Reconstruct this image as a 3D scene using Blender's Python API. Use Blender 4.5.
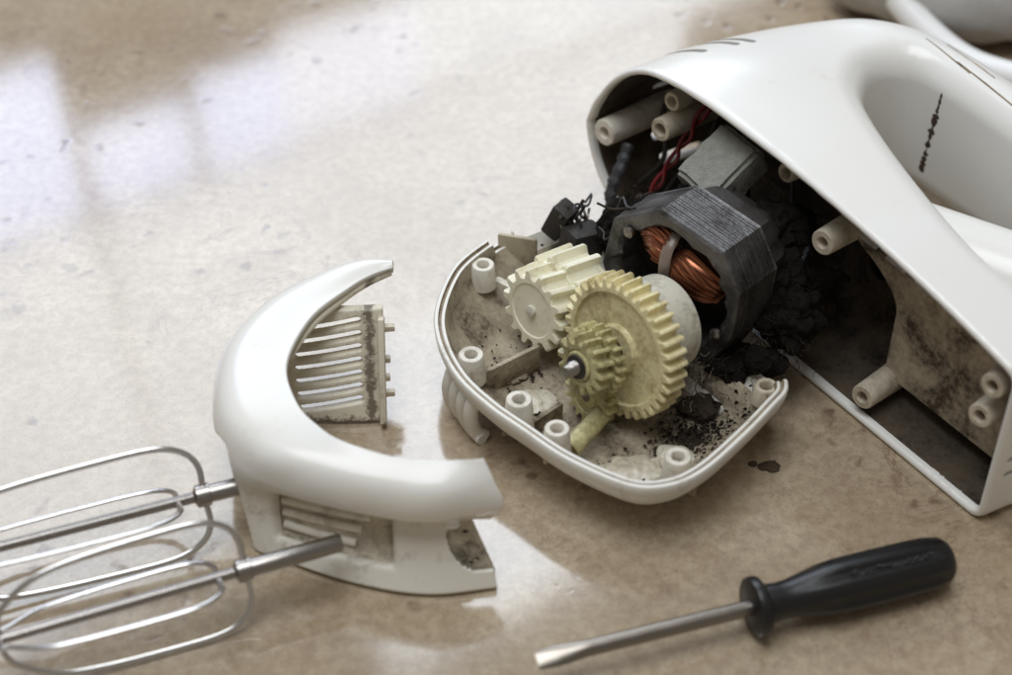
import bpy, bmesh, math, random
import numpy as np
from mathutils import Matrix, Vector, noise
rng = random.Random(7)
MM = 0.001                                            # the script is written in millimetres
scene = bpy.context.scene
for o in list(bpy.data.objects): bpy.data.objects.remove(o)

# ------------------------------------------------------------------ camera
PITCH = math.radians(42.0); DIST = 650.0
cam = bpy.data.objects.new('camera', bpy.data.cameras.new('camera'))
scene.collection.objects.link(cam)
cam.location = (0, -DIST*math.cos(PITCH)*MM, DIST*math.sin(PITCH)*MM)
cam.rotation_euler = (math.pi/2-PITCH, 0, 0)
cam.data.lens = 60; cam.data.sensor_width = 36
cam.data.clip_start = 0.01; cam.data.clip_end = 50
cam.data.dof.use_dof = True; cam.data.dof.focus_distance = 0.618; cam.data.dof.aperture_fstop = 6.3
scene.camera = cam

# ------------------------------------------------------------------ world, window light, exposure
world = bpy.data.worlds.new('World'); scene.world = world; world.use_nodes = True
bg = world.node_tree.nodes['Background']
bg.inputs[0].default_value = (1.0, 0.92, 0.82, 1); bg.inputs[1].default_value = 0.22
scene.view_settings.view_transform = 'Standard'; scene.view_settings.look = 'None'
scene.view_settings.exposure = 0.14; scene.view_settings.gamma = 1.0

WIN_O = Vector((-300, 915, 0)); WIN_E = Vector((.82, .572, 0)).normalized()
WIN_N = Vector((WIN_E.y, -WIN_E.x, 0))                # faces the table
def pane(s0, s1, h0, h1, radiance, col):              # one pane of the window, as a lamp
    a = (s1-s0)*(h1-h0)*MM*MM
    l = bpy.data.lights.new('window_pane', 'AREA'); l.shape = 'RECTANGLE'
    l.size = (s1-s0)*MM; l.size_y = (h1-h0)*MM; l.energy = radiance*math.pi*a; l.color = col
    o = bpy.data.objects.new('window_pane', l); scene.collection.objects.link(o)
    c = (WIN_O + WIN_E*((s0+s1)/2) + Vector((0, 0, (h0+h1)/2)))*MM
    m = Matrix((WIN_E, Vector((0, 0, 1)), -WIN_N)).transposed()
    if m.determinant() < 0: m = Matrix((-WIN_E, Vector((0, 0, 1)), -WIN_N)).transposed()
    o.matrix_world = Matrix.Translation(c) @ m.to_4x4()
BLUE = (.64, .73, 1.0); CREAM = (.82, .90, 1.0)
def overhead_fill(loc, size, radiance, col):           # unseen overhead area lamp, added as soft fill
    l = bpy.data.lights.new('overhead_fill', 'AREA'); l.shape = 'SQUARE'; l.size = size*MM
    l.energy = radiance*math.pi*(size*MM)**2; l.color = col
    o = bpy.data.objects.new('overhead_fill', l); scene.collection.objects.link(o); o.location = Vector(loc)*MM
overhead_fill((-250, -180, 1750), 1050, 5.6, (.93, .965, 1.0))
pane(-480, -156, 385, 592, 4.7, BLUE); pane(-144, -31, 484, 597, 4.7, BLUE)
pane(-21, 80, 468, 602, 4.7, BLUE); pane(80, 250, 446, 602, 4.2, (.76, .83, 1.0)); pane(250, 780, 430, 602, 3.6, CREAM)
pane(-480, -153, 603, 1240, 3.6, CREAM); pane(-147, 130, 611, 1240, 3.55, CREAM); pane(130, 640, 611, 930, 3.4, CREAM); pane(130, 640, 936, 1750, 4.6, CREAM)
scene.cycles.caustics_reflective = False; scene.cycles.caustics_refractive = False

# ------------------------------------------------------------------ object helpers
def root(name, label, cat, loc=(0, 0, 0), group=None):
    o = bpy.data.objects.new(name, None); scene.collection.objects.link(o)
    o.empty_display_size = 0.01
    o.location = Vector(loc)*MM; o['label'] = label; o['category'] = cat
    if group: o['group'] = group
    return o
def base_of(o):
    while o.parent: o = o.parent
    return o
def mesh_of(name, V, F, off=(0, 0, 0), mats=(), smooth=40, midx=None):
    V = (np.asarray(V, float)-np.asarray(off, float))*MM
    me = bpy.data.meshes.new(name)
    me.from_pydata(V.tolist(), [], [tuple(int(i) for i in f) for f in F])
    bm = bmesh.new(); bm.from_mesh(me); bmesh.ops.recalc_face_normals(bm, faces=bm.faces); bm.to_mesh(me); bm.free()
    for m in mats: me.materials.append(m)
    if midx is not None: me.polygons.foreach_set('material_index', np.asarray(midx, np.int32))
    if smooth:
        me.polygons.foreach_set('use_smooth', [True]*len(me.polygons))
        me.set_sharp_from_angle(angle=math.radians(smooth))
    me.update()
    return me
def part(name, VF, mat, parent, smooth=40, midx=None, label=None):
    """VF in world millimetres; becomes a child mesh of the thing (or of a part of it)"""
    b = base_of(parent)
    mats = mat if isinstance(mat, (list, tuple)) else (mat,)
    me = mesh_of(name, VF[0], VF[1], tuple(c/MM for c in b.location), mats, smooth, midx)
    o = bpy.data.objects.new(name, me); scene.collection.objects.link(o); o.parent = parent
    if label: o['label'] = label
    return o
def single(name, VF, mat, label, cat, loc=(0, 0, 0), smooth=40, kind=None, group=None):
    mats = mat if isinstance(mat, (list, tuple)) else (mat,)
    o = bpy.data.objects.new(name, mesh_of(name, VF[0], VF[1], loc, mats, smooth))
    scene.collection.objects.link(o); o.location = Vector(loc)*MM
    if kind: o['kind'] = kind
    if label: o['label'] = label
    if cat: o['category'] = cat
    if group: o['group'] = group
    return o

# ------------------------------------------------------------------ shape helpers (return V, F)
def frame(o, z, x=None):
    z = Vector(z).normalized()
    x = Vector(x) if x is not None else (Vector((0, 0, 1)) if abs(z.z) < .9 else Vector((1, 0, 0)))
    y = z.cross(x).normalized(); x = y.cross(z)
    return Matrix.Translation(Vector(o)) @ Matrix((x, y, z)).transposed().to_4x4()
def xf(VF, M):
    V = np.asarray(VF[0], float); A = np.array(M)
    return V @ A[:3, :3].T + A[:3, 3], VF[1]
def join(*L):
    V, F, n = [], [], 0
    for v, f in L:
        v = np.asarray(v, float); V.append(v); F += [tuple(i+n for i in q) for q in f]; n += len(v)
    return np.vstack(V), F
def rings(R, closed_u=True, cap0=False, cap1=False, loop=False):
    """list of rings (each k x 3) -> skin"""
    k = len(R[0]); V = np.vstack(R); F = []; n = len(R)
    for i in range(n if loop else n-1):
        a, b = i*k, ((i+1) % n)*k
        for j in range(k if closed_u else k-1):
            j2 = (j+1) % k
            F.append((a+j, a+j2, b+j2, b+j))
    if cap0: F.append(tuple(range(k-1, -1, -1)))
    if cap1: F.append(tuple(range((n-1)*k, n*k)))
    return V, F
def lathe(prof, n=32, mod=None):
    t = np.linspace(0, 2*np.pi, n, endpoint=False); R = []
    for r, h in prof:
        rr = r*np.ones(n) if mod is None else mod(r, h, t)
        R.append(np.stack([rr*np.cos(t), rr*np.sin(t), h*np.ones(n)], 1))
    return rings(R, cap0=prof[0][0] > 1e-6, cap1=prof[-1][0] > 1e-6)
def catmull(P, n, closed=False):
    P = np.asarray(P, float); m = len(P)
    out = []
    ts = np.linspace(0, m if closed else m-1, n, endpoint=not closed)
    for t in ts:
        i = int(min(math.floor(t), (m-1) if closed else m-2)); f = t-i
        if closed: p0, p1, p2, p3 = P[(i-1) % m], P[i % m], P[(i+1) % m], P[(i+2) % m]
        else:
            p1, p2 = P[i], P[i+1]
            p0 = P[i-1] if i > 0 else 2*p1-p2
            p3 = P[i+2] if i+2 < m else 2*p2-p1
        out.append(.5*(2*p1+(p2-p0)*f+(2*p0-5*p1+4*p2-p3)*f*f+(3*p1-p0-3*p2+p3)*f**3))
    return np.array(out)
def tube(P, r, n=12, closed=False, flat=1.0, caps=True):
    P = np.asarray(P, float); m = len(P); rr = np.ones(m)*r if np.isscalar(r) else np.asarray(r, float)
    T = np.roll(P, -1, 0)-np.roll(P, 1, 0) if closed else np.gradient(P, axis=0)
    T /= np.linalg.norm(T, axis=1)[:, None]+1e-9
    ref = np.array([0, 0, 1.]) if abs(T[0][2]) < .9 else np.array([1., 0, 0])
    N = np.cross(T[0], ref); N /= np.linalg.norm(N); R = []
    a = np.linspace(0, 2*np.pi, n, endpoint=False)
    for i in range(m):
        N = N-T[i]*(N@T[i]); N /= np.linalg.norm(N)+1e-9; B = np.cross(T[i], N)
        R.append(P[i]+rr[i]*(np.cos(a)[:, None]*N+flat*np.sin(a)[:, None]*B))
    return rings(R, loop=closed, cap0=caps and not closed, cap1=caps and not closed)
def bbox(sx, sy, sz, bev=.6, seg=2):
    bm = bmesh.new(); bmesh.ops.create_cube(bm, size=1)
    for v in bm.verts: v.co = Vector((v.co.x*sx, v.co.y*sy, v.co.z*sz))
    if bev: bmesh.ops.bevel(bm, geom=bm.edges[:], offset=bev, segments=seg, profile=.6, affect='EDGES')
    bm.verts.index_update()
    VF = np.array([v.co[:] for v in bm.verts]), [tuple(v.index for v in f.verts) for f in bm.faces]
    bm.free(); return VF
def blob(c, s, amp=.3, freq=.12, seed=0, sub=4, M=None, fine=1.):
    """lumpy clump: an ico sphere pushed about by two octaves of noise"""
    bm = bmesh.new(); bmesh.ops.create_icosphere(bm, subdivisions=sub, radius=1)
    V = []
    for v in bm.verts:
        d = v.co.copy(); p = Vector((d.x*s[0], d.y*s[1], d.z*s[2]))
        q = p*freq+Vector((seed*3.7, seed*1.9, seed*5.1))
        k = 1+amp*(noise.noise(q)*1.2+.7*noise.noise(q*2.3)+fine*(.5*noise.noise(q*5.1)+.32*noise.noise(q*11.3)))
        V.append((p*k)[:])
    bm.verts.index_update(); F = [tuple(v.index for v in f.verts) for f in bm.faces]; bm.free()
    V = np.array(V)
    if M is not None: return xf((V, F), M)
    return V+np.array(c, float), F
def gear(n, rr, rt, th, twist=0., bore=3., dish=0., hubr=0., hubh=0., duty=.5, ch=.7, layers=5):
    """toothed wheel: z from 0 (back) to th (front); dish = recess of the front web"""
    per = 8; prof = [0, .12, .30, .42, .58, .70, .88, 1.0]
    lev = [0, 0, .15, 1, 1, .85, .0, 0]
    ang, rad = [], []
    for i in range(n):
        for p, l in zip(prof[:-1], lev[:-1]):
            ang.append(2*math.pi*(i+p)/n); rad.append(rr+(rt-rr)*l)
    ang, rad = np.array(ang), np.array(rad); R = []
    hs = [(0, -ch), (ch, 0)]+[(ch+(th-2*ch)*k/layers, 0) for k in range(1, layers)]+[(th-ch, 0), (th, -ch)]
    circ = lambda r, h: np.stack([r*np.cos(ang), r*np.sin(ang), h*np.ones(len(ang))], 1)
    R.append(circ(bore, 0)); R.append(circ(rr-2.2, 0))
    for h, d in hs:
        a = ang+twist*h/th; r = rad+d
        R.append(np.stack([r*np.cos(a), r*np.sin(a), h*np.ones(len(a))], 1))
    ri = rr-2.2
    R.append(circ(ri, th))
    if dish > 0: R.append(circ(ri-.5, th-dish))
    if hubr > 0:
        h0 = th-dish if dish > 0 else th
        R += [circ(hubr+.4, h0), circ(hubr, h0+.5), circ(hubr, th+hubh-.4), circ(hubr-.5, th+hubh)]
        R.append(circ(bore, th+hubh))
    else: R.append(circ(bore, th-dish))
    return rings(R, loop=True)

# ------------------------------------------------------------------ implicit surfaces (moulded plastic)
def sd_poly(P, x, y):
    P = np.asarray(P, np.float32); d = np.full(x.shape, 1e12, np.float32); s = np.ones(x.shape, np.float32)
    for i in range(len(P)):
        a, b = P[i], P[i-1]; ex, ey = b-a; wx, wy = x-a[0], y-a[1]
        t = np.clip((wx*ex+wy*ey)/(ex*ex+ey*ey), 0, 1)
        d = np.minimum(d, (wx-ex*t)**2+(wy-ey*t)**2)
        c1 = y >= a[1]; c2 = y < b[1]; c3 = ex*wy > ey*wx
        s = np.where((c1 & c2 & c3) | (~c1 & ~c2 & ~c3), -s, s)
    return s*np.sqrt(d)
def rmax(a, b, r): return np.minimum(np.maximum(a, b), -r)+np.hypot(np.maximum(a+r, 0), np.maximum(b+r, 0))
def smin(a, b, k):
    h = np.clip(.5+.5*(b-a)/k, 0, 1); return b+(a-b)*h-k*h*(1-h)
def capsule(x, y, z, a, b, r):
    a = np.array(a, float); b = np.array(b, float); e = b-a
    t = np.clip(((x-a[0])*e[0]+(y-a[1])*e[1]+(z-a[2])*e[2])/(e@e), 0, 1)
    return np.sqrt((x-a[0]-e[0]*t)**2+(y-a[1]-e[1]*t)**2+(z-a[2]-e[2]*t)**2)-r
def sstep(a, b, x):
    t = np.clip((x-a)/(b-a), 0, 1); return t*t*(3-2*t)
def nets(f, lo, hi, h, newton=3):
    """naive surface nets on f(x,y,z) < 0, vertices then pulled onto the surface"""
    ax = [np.arange(l, u+h, h, dtype=np.float32) for l, u in zip(lo, hi)]
    X, Y, Z = np.meshgrid(*ax, indexing='ij', sparse=True)
    G = f(X, Y, Z).astype(np.float32)
    G = np.broadcast_to(G, tuple(len(a) for a in ax))
    I = G < 0
    nx, ny, nz = G.shape
    cnt = np.zeros((nx-1, ny-1, nz-1), np.float32); acc = [np.zeros_like(cnt) for _ in range(3)]
    for axis in range(3):
        sl0 = [slice(None)]*3; sl1 = [slice(None)]*3
        sl0[axis] = slice(0, -1); sl1[axis] = slice(1, None)
        a, b = G[tuple(sl0)], G[tuple(sl1)]
        cr = I[tuple(sl0)] != I[tuple(sl1)]
        t = np.where(cr, a/np.where(cr, a-b, 1), 0)
        o1, o2 = [k for k in range(3) if k != axis]
        for d1 in (0, 1):
            for d2 in (0, 1):
                s = [slice(None)]*3
                s[o1] = slice(d1, G.shape[o1]-1+d1); s[o2] = slice(d2, G.shape[o2]-1+d2)
                c = cr[tuple(s)]; cnt += c
                acc[axis] += np.where(c, t[tuple(s)], 0)
                if d1: acc[o1] += c
                if d2: acc[o2] += c
    act = cnt > 0; idx = -np.ones(act.shape, np.int64); idx[act] = np.arange(act.sum())
    g = np.argwhere(act)
    V = np.stack([lo[k]+h*(g[:, k]+acc[k][act]/cnt[act]) for k in range(3)], 1).astype(np.float64)
    V0 = V.copy(); e = .05*h
    for _ in range(newton):
        x, y, z = V.T
        v0 = f(x, y, z); gr = np.stack([f(x+e, y, z)-v0, f(x, y+e, z)-v0, f(x, y, z+e)-v0], 1)/e
        V = V-gr*(v0/np.maximum((gr**2).sum(1), .05))[:, None]*.9
        V = V0+np.clip(V-V0, -.6*h, .6*h)
    F = []
    for axis in range(3):
        sl0 = [slice(1, -1)]*3; sl1 = [slice(1, -1)]*3
        sl0[axis] = slice(0, -1); sl1[axis] = slice(1, None)
        a, b = I[tuple(sl0)], I[tuple(sl1)]
        q = np.argwhere(a != b); fl = a[a != b]
        off = np.ones(3, int); off[axis] = 0; q = q+off
        o1, o2 = (axis+1) % 3, (axis+2) % 3
        def ix(d1, d2):
            p = q.copy(); p[:, o1] -= d1; p[:, o2] -= d2
            return idx[p[:, 0], p[:, 1], p[:, 2]]
        quad = np.stack([ix(0, 0), ix(1, 0), ix(1, 1), ix(0, 1)], 1)
        quad[~fl] = quad[~fl][:, ::-1]
        F.append(quad)
    return V, np.vstack(F)
def np_mesh(name, V, F, mats, off, midx=None, smooth=50):
    me = bpy.data.meshes.new(name); n = len(F)
    me.vertices.add(len(V)); me.vertices.foreach_set('co', ((V-np.asarray(off))*MM).astype(np.float32).ravel())
    me.loops.add(4*n); me.loops.foreach_set('vertex_index', F.astype(np.int32).ravel())
    me.polygons.add(n); me.polygons.foreach_set('loop_start', np.arange(0, 4*n, 4, dtype=np.int32))
    me.update(calc_edges=True); me.validate()
    for m in mats: me.materials.append(m)
    if midx is not None: me.polygons.foreach_set('material_index', np.asarray(midx, np.int32))
    me.polygons.foreach_set('use_smooth', [True]*n)
    if smooth: me.set_sharp_from_angle(angle=math.radians(smooth))
    return me
def np_part(name, V, F, mats, parent, midx=None, smooth=50):
    o = bpy.data.objects.new(name, np_mesh(name, V, F, mats, tuple(c/MM for c in base_of(parent).location), midx, smooth))
    scene.collection.objects.link(o); o.parent = parent; return o

# ------------------------------------------------------------------ materials
class NT:
    def __init__(s, name):
        s.m = bpy.data.materials.new(name); s.m.use_nodes = True; s.t = s.m.node_tree
        s.b = s.t.nodes['Principled BSDF']; s.tc = s.t.nodes.new('ShaderNodeTexCoord')
    def n(s, typ, **kw):
        nd = s.t.nodes.new(typ)
        for k, v in kw.items():
            if k in nd.inputs: nd.inputs[k].default_value = v
            else: setattr(nd, k, v)
        return nd
    def l(s, a, b): s.t.links.new(a, b)
    def noise(s, scale, detail=4, rough=.55, dist=0., vec=None, stretch=None):
        nd = s.n('ShaderNodeTexNoise', Scale=scale, Detail=detail, Roughness=rough, Distortion=dist)
        src = vec or s.tc.outputs['Object']
        if stretch:
            mp = s.n('ShaderNodeMapping'); mp.inputs['Scale'].default_value = stretch; s.l(src, mp.inputs[0]); src = mp.outputs[0]
        s.l(src, nd.inputs['Vector']); return nd.outputs['Fac']
    def ramp(s, fac, stops):
        r = s.n('ShaderNodeValToRGB'); e = r.color_ramp.elements
        while len(e) < len(stops): e.new(.5)
        for q, (p, c) in zip(e, stops):
            q.position = p; q.color = (c, c, c, 1) if np.isscalar(c) else (*c, 1)
        s.l(fac, r.inputs[0]); return r.outputs[0]
    def mix(s, fac, a, b, mode='MIX'):
        nd = s.n('ShaderNodeMix', data_type='RGBA', blend_type=mode)
        for i, v in ((0, fac), (6, a), (7, b)):
            if hasattr(v, 'links'): s.l(v, nd.inputs[i])
            elif i == 0: nd.inputs[0].default_value = v
            else: nd.inputs[i].default_value = (*v, 1)
        return nd.outputs[2]
    def math(s, op, a, b=0.):
        nd = s.n('ShaderNodeMath', operation=op)
        for i, v in ((0, a), (1, b)):
            if hasattr(v, 'links'): s.l(v, nd.inputs[i])
            else: nd.inputs[i].default_value = v
        return nd.outputs[0]
    def bump(s, h, dist, strength=1.):
        b = s.n('ShaderNodeBump', Strength=strength, Distance=dist); s.l(h, b.inputs['Height']); s.l(b.outputs[0], s.b.inputs['Normal'])
    def set(s, **kw):
        for k, v in kw.items():
            k = k.replace('_', ' ')
            if hasattr(v, 'links'): s.l(v, s.b.inputs[k])
            elif isinstance(v, tuple): s.b.inputs[k].default_value = v if len(s.b.inputs[k].default_value) == 3 else (*v, 1)
            else: s.b.inputs[k].default_value = v
        return s

def plastic(name, col, dirt, dirt_amt, scale=60., rough=.32, edge=.5, sss=0.):
    """moulded plastic with blotchy grime; dirt_amt 0..1 = how much of it is covered"""
    m = NT(name)
    big = m.noise(scale, 6, .62, .4); fine = m.noise(scale*9, 5, .7); spk = m.noise(scale*28, 3, .6)
    v = m.math('ADD', m.math('MULTIPLY', big, .68), m.math('MULTIPLY', fine, .32))
    lo = .72-.34*dirt_amt
    f = m.ramp(v, [(lo-.10, 0), (lo+.03, .45), (lo+.13, 1)])
    s = m.ramp(spk, [(.66, 0), (.74, 1)])
    s = m.math('MULTIPLY', s, min(1, dirt_amt*.9))
    f = m.math('MAXIMUM', m.math('MULTIPLY', f, .92), s)
    tone = m.mix(m.noise(scale*.5, 3), col, tuple(c*k for c, k in zip(col, (.96, .94, .88))))
    c = m.mix(f, tone, dirt)
    scr = m.ramp(m.noise(30, 2, .5, 0, stretch=(1, 26, 9)), [(.60, 0), (.66, 1)])
    r = m.math('ADD', m.math('ADD', m.math('MULTIPLY', f, .45), rough), m.math('ADD', m.math('MULTIPLY', scr, .018), m.math('MULTIPLY', big, .10)))
    m.set(Base_Color=c, Roughness=r)
    if sss: m.set(Subsurface_Weight=sss, Subsurface_Radius=(1, .9, .7), Subsurface_Scale=.0025)
    hb = m.math('ADD', m.math('MULTIPLY', f, .5), m.math('MULTIPLY', fine, .3))
    m.bump(hb, .0004, .25+.4*dirt_amt)
    return m.m
WHITE = (.80, .80, .79); GRIME = (.055, .040, .026)
m_shell = plastic('white_plastic_clean', WHITE, (.35, .31, .24), .08, 40, .18)
m_shell_in = plastic('white_plastic_grimy', (.54, .47, .365), (.030, .018, .010), .74, 46, .5)
m_deep = plastic('stained_shaded_plastic', (.10, .075, .050), (.012, .009, .006), .72, 60, .5)  # tone mixes soot with the shade of the deep interior
m_boss = plastic('boss_plastic', (.58, .52, .42), (.09, .062, .036), .50, 130, .42)
m_boss_clean = plastic('boss_plastic_pale', (.72, .69, .62), (.17, .12, .075), .36, 150, .40)
m_tray_out = plastic('tray_plastic', (.74, .73, .69), (.26, .21, .15), .24, 70, .32)
m_tray_in = plastic('tray_plastic_grimy', (.47, .41, .31), (.060, .038, .022), .66, 60, .5)
m_groove = plastic('groove_grime', (.34, .27, .19), (.06, .04, .025), .62, 120, .6)
m_cover = plastic('cover_plastic', (.80, .80, .785), (.34, .29, .21), .08, 60, .16)
m_cover_low = plastic('cover_plastic_soiled', (.72, .70, .64), (.14, .10, .065), .30, 95, .36)
m_recess = plastic('cover_plastic_recess', (.60, .55, .45), (.06, .040, .024), .60, 120, .4)
m_grille = plastic('grille_plastic', (.72, .68, .57), (.10, .070, .042), .26, 95, .40)
def streaked(mat, x0, half):
    t = mat.node_tree; b = t.nodes['Principled BSDF']; src = b.inputs['Base Color'].links[0].from_socket
    q = NT.__new__(NT); q.m, q.t, q.b = mat, t, b; q.tc = t.nodes.new('ShaderNodeTexCoord')
    sp = q.n('ShaderNodeSeparateXYZ'); q.l(q.tc.outputs['Object'], sp.inputs[0])
    d = q.math('DIVIDE', q.math('ABSOLUTE', q.math('SUBTRACT', sp.outputs['X'], x0)), half)
    n_ = q.math('ADD', q.math('MULTIPLY', q.noise(260, 5, .7), 1.6), q.math('MULTIPLY', q.noise(900, 3, .6), .5))
    f = q.ramp(q.math('SUBTRACT', n_, q.math('MULTIPLY', d, .55)), [(.62, 0), (.92, 1)])
    f2 = q.ramp(q.math('SUBTRACT', n_, q.math('MULTIPLY', sp.outputs['Z'], 150.)), [(.50, 0), (.80, 1)])
    q.l(q.mix(q.math('MULTIPLY', q.math('MAXIMUM', f, f2), .8), src, (.075, .046, .026)), b.inputs['Base Color'])
streaked(m_grille, .0012, .0028)
m_rib = plastic('vent_rib_plastic', (.82, .79, .72), (.16, .10, .05), .36, 170, .35)

def nylon(name, col, dirt, amt):
    m = NT(name)
    b = m.noise(90, 5, .6, .3); f = m.noise(520, 4, .65)
    fac = m.ramp(m.math('ADD', m.math('MULTIPLY', b, .6), m.math('MULTIPLY', f, .4)), [(.60-.3*amt, 0), (.78-.3*amt, 1)])
    c = m.mix(m.math('MULTIPLY', fac, .8), col, dirt)
    m.set(Base_Color=c, Roughness=m.math('ADD', m.math('MULTIPLY', f, .25), .22), Subsurface_Weight=.22, Subsurface_Radius=(1, .8, .4), Subsurface_Scale=.003)
    m.bump(m.math('ADD', m.math('MULTIPLY', b, .8), m.math('MULTIPLY', f, .35)), .0008, .5); return m.m
m_gear = nylon('nylon_yellow', (.77, .70, .43), (.34, .26, .11), .47)
m_gear_pale = nylon('nylon_pale', (.82, .79, .62), (.50, .42, .25), .28)
m_gear_green = nylon('nylon_greased', (.56, .52, .28), (.16, .13, .055), .56)
m_drum = nylon('nylon_drum', (.62, .60, .50), (.26, .22, .16), .45)
m_grease = nylon('grease', (.62, .58, .48), (.34, .28, .19), .45)

def metal(name, col, rough, dirt=(.03, .025, .02), amt=.2, scale=160, bump=.3, metallic=1., stretch=None):
    m = NT(name)
    b = m.noise(scale, 5, .65, .3, stretch=stretch); f = m.noise(scale*7, 3, .6)
    fac = m.ramp(m.math('ADD', m.math('MULTIPLY', b, .65), m.math('MULTIPLY', f, .35)), [(.66-.3*amt, 0), (.82-.3*amt, 1)])
    m.set(Base_Color=m.mix(fac, col, dirt), Metallic=m.math('SUBTRACT', metallic, m.math('MULTIPLY', fac, metallic*.8)),
          Roughness=m.math('ADD', m.math('MULTIPLY', b, .25), rough-.1+.0))
    m.bump(m.math('ADD', b, m.math('MULTIPLY', f, .4)), .0005, bump); return m.m
m_chrome = metal('chromed_steel', (.62, .61, .60), .20, (.22, .19, .16), .06, 120, .06)
m_shaft = metal('beater_shaft_steel', (.33, .31, .29), .26, (.12, .10, .08), .12, 120, .08)
m_blade = metal('screwdriver_steel', (.27, .245, .215), .30, (.12, .09, .06), .12, 160, .10)
m = NT('stator_steel')
b_ = m.noise(55, 5, .65, .4); f_ = m.noise(600, 4, .7); g_ = m.noise(1500, 2, .6)
c_ = m.mix(m.ramp(b_, [(.35, 0), (.65, 1)]), (.045, .042, .040), (.19, .188, .19))
c_ = m.mix(m.math('MULTIPLY', m.ramp(f_, [(.56, 0), (.72, 1)]), .45), c_, (.36, .35, .34))
c_ = m.mix(m.math('MULTIPLY', m.ramp(g_, [(.58, 0), (.70, 1)]), .5), c_, (.16, .11, .075))
m.set(Base_Color=c_, Metallic=.75, Roughness=m.math('ADD', m.math('MULTIPLY', b_, .25), .26))
m.bump(m.math('ADD', f_, m.math('MULTIPLY', b_, .8)), .0008, .5)
m_stator = m.m
m_dark = metal('sooty_metal', (.045, .04, .036), .5, (.012, .010, .008), .5, 220, 1., .35)
m_pin = metal('gear_shaft_steel', (.36, .34, .31), .34, (.08, .06, .04), .3, 300, .3)

def simple(name, col, rough, nscale=200, var=.25, bump=.2, bd=.0004, **kw):
    m = NT(name); f = m.noise(nscale, 5, .65); g = m.noise(nscale*5, 3)
    c = m.mix(f, tuple(x*(1-var) for x in col), tuple(min(1, x*(1+var)) for x in col))
    m.set(Base_Color=c, Roughness=m.math('ADD', m.math('MULTIPLY', f, .2), rough-.1), **kw)
    m.bump(m.math('ADD', f, m.math('MULTIPLY', g, .5)), bd, bump); return m.m
m_fluff = simple('dust_fluff', (.0095, .0078, .006), .75, 300, .8, 1., .0015, Specular_IOR_Level=.12)
m_fluff_brown = simple('brown_dust_fluff', (.038, .027, .018), .7, 260, .7, 1., .0015, Specular_IOR_Level=.25)
m_fluff_pale = simple('pale_dust_fluff', (.30, .27, .22), .85, 260, .5, 1., .0012)
m_black = simple('black_plastic', (.0065, .0065, .007), .34, 400, .3, .12)
m_felt = simple('grey_felt', (.235, .235, .205), .9, 330, .45, .9, .001)
m_red = simple('red_insulation', (.22, .018, .022), .42, 300, .3, .1)
m_tape = simple('black_tape', (.035, .037, .042), .42, 160, .6, .7, .001)
m_tie = simple('clear_tie', (.22, .17, .14), .30, 300, .3, .3)
m_cord = simple('cord_vinyl', (.74, .735, .72), .36, 80, .06, .05)
m_cloth = simple('cotton_cloth', (.42, .41, .395), .9, 60, .25, .5, .001)
m_crumb = simple('brown_crumb', (.06, .038, .022), .8, 500, .5, 1.)
m_mark = simple('brown_mark', (.050, .030, .018), .7, 500, .6)
m_hole = simple('hole_dark', (.020, .016, .012), .8, 300, .3)  # near-black tone for the plate closing the motor opening

m = NT('copper_winding')
w = m.n('ShaderNodeTexNoise', Scale=1.0, Detail=3)
mp = m.n('ShaderNodeMapping'); mp.inputs['Scale'].default_value = (90, 90, 90); m.l(m.tc.outputs['Object'], mp.inputs[0]); m.l(mp.outputs[0], w.inputs['Vector'])
m.set(Base_Color=m.mix(w.outputs['Fac'], (.13, .040, .022), (.44, .175, .095)), Metallic=.9, Roughness=.30)
m_copper = m.m

# table: pale stone-look laminate, mottled, with brown pits and wandering stains
m = NT('stone_laminate')
big = m.noise(7, 5, .6, .6); mid = m.noise(26, 6, .65, .5); fine = m.noise(230, 5, .7); grain = m.noise(1100, 3, .6)
c = m.mix(m.ramp(big, [(.32, 0), (.68, 1)]), (.375, .295, .198), (.54, .455, .335))
c = m.mix(m.ramp(mid, [(.36, .55), (.62, 0)]), c, (.305, .230, .150))
c = m.mix(m.math('MULTIPLY', m.ramp(fine, [(.40, 1), (.60, 0)]), .5), c, (.25, .18, .115))
c = m.mix(m.math('MULTIPLY', m.ramp(grain, [(.57, 0), (.70, 1)]), .6), c, (.14, .100, .070))
# pits: little dark marks that come in clusters along a worn seam
vor = m.n('ShaderNodeTexVoronoi', Scale=85.); wob = m.noise(60, 4, .7)
vec = m.mix(.06, (0, 0, 0), (1, 1, 1)); wv = m.n('ShaderNodeTexNoise', Scale=70., Detail=4); m.l(m.tc.outputs['Object'], wv.inputs['Vector'])
addv = m.n('ShaderNodeVectorMath', operation='MULTIPLY_ADD'); m.l(wv.outputs['Color'], addv.inputs[0]); addv.inputs[1].default_value = (.02, .02, .02); m.l(m.tc.outputs['Object'], addv.inputs[2])
m.l(addv.outputs[0], vor.inputs['Vector'])
clus = m.ramp(m.noise(13, 4, .6, 1.2), [(.50, 0), (.62, 1)])
pits = m.math('MULTIPLY', m.ramp(vor.outputs['Distance'], [(.14, 1), (.30, 0)]), clus)
c = m.mix(m.math('MULTIPLY', pits, .75), c, (.11, .060, .038))
vein = m.noise(17, 7, .68, 2.2)
ridge = m.ramp(m.math('ABSOLUTE', m.math('SUBTRACT', vein, .5)), [(.0, 1), (.018, 0)])
ridge = m.math('MULTIPLY', ridge, m.ramp(m.noise(9, 3), [(.50, 0), (.64, 1)]))
c = m.mix(m.math('MULTIPLY', ridge, .7), c, (.17, .105, .07))
m.set(Base_Color=c, Roughness=m.math('ADD', m.math('MULTIPLY', mid, .06), .075), Specular_IOR_Level=1.0, IOR=1.6)
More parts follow.
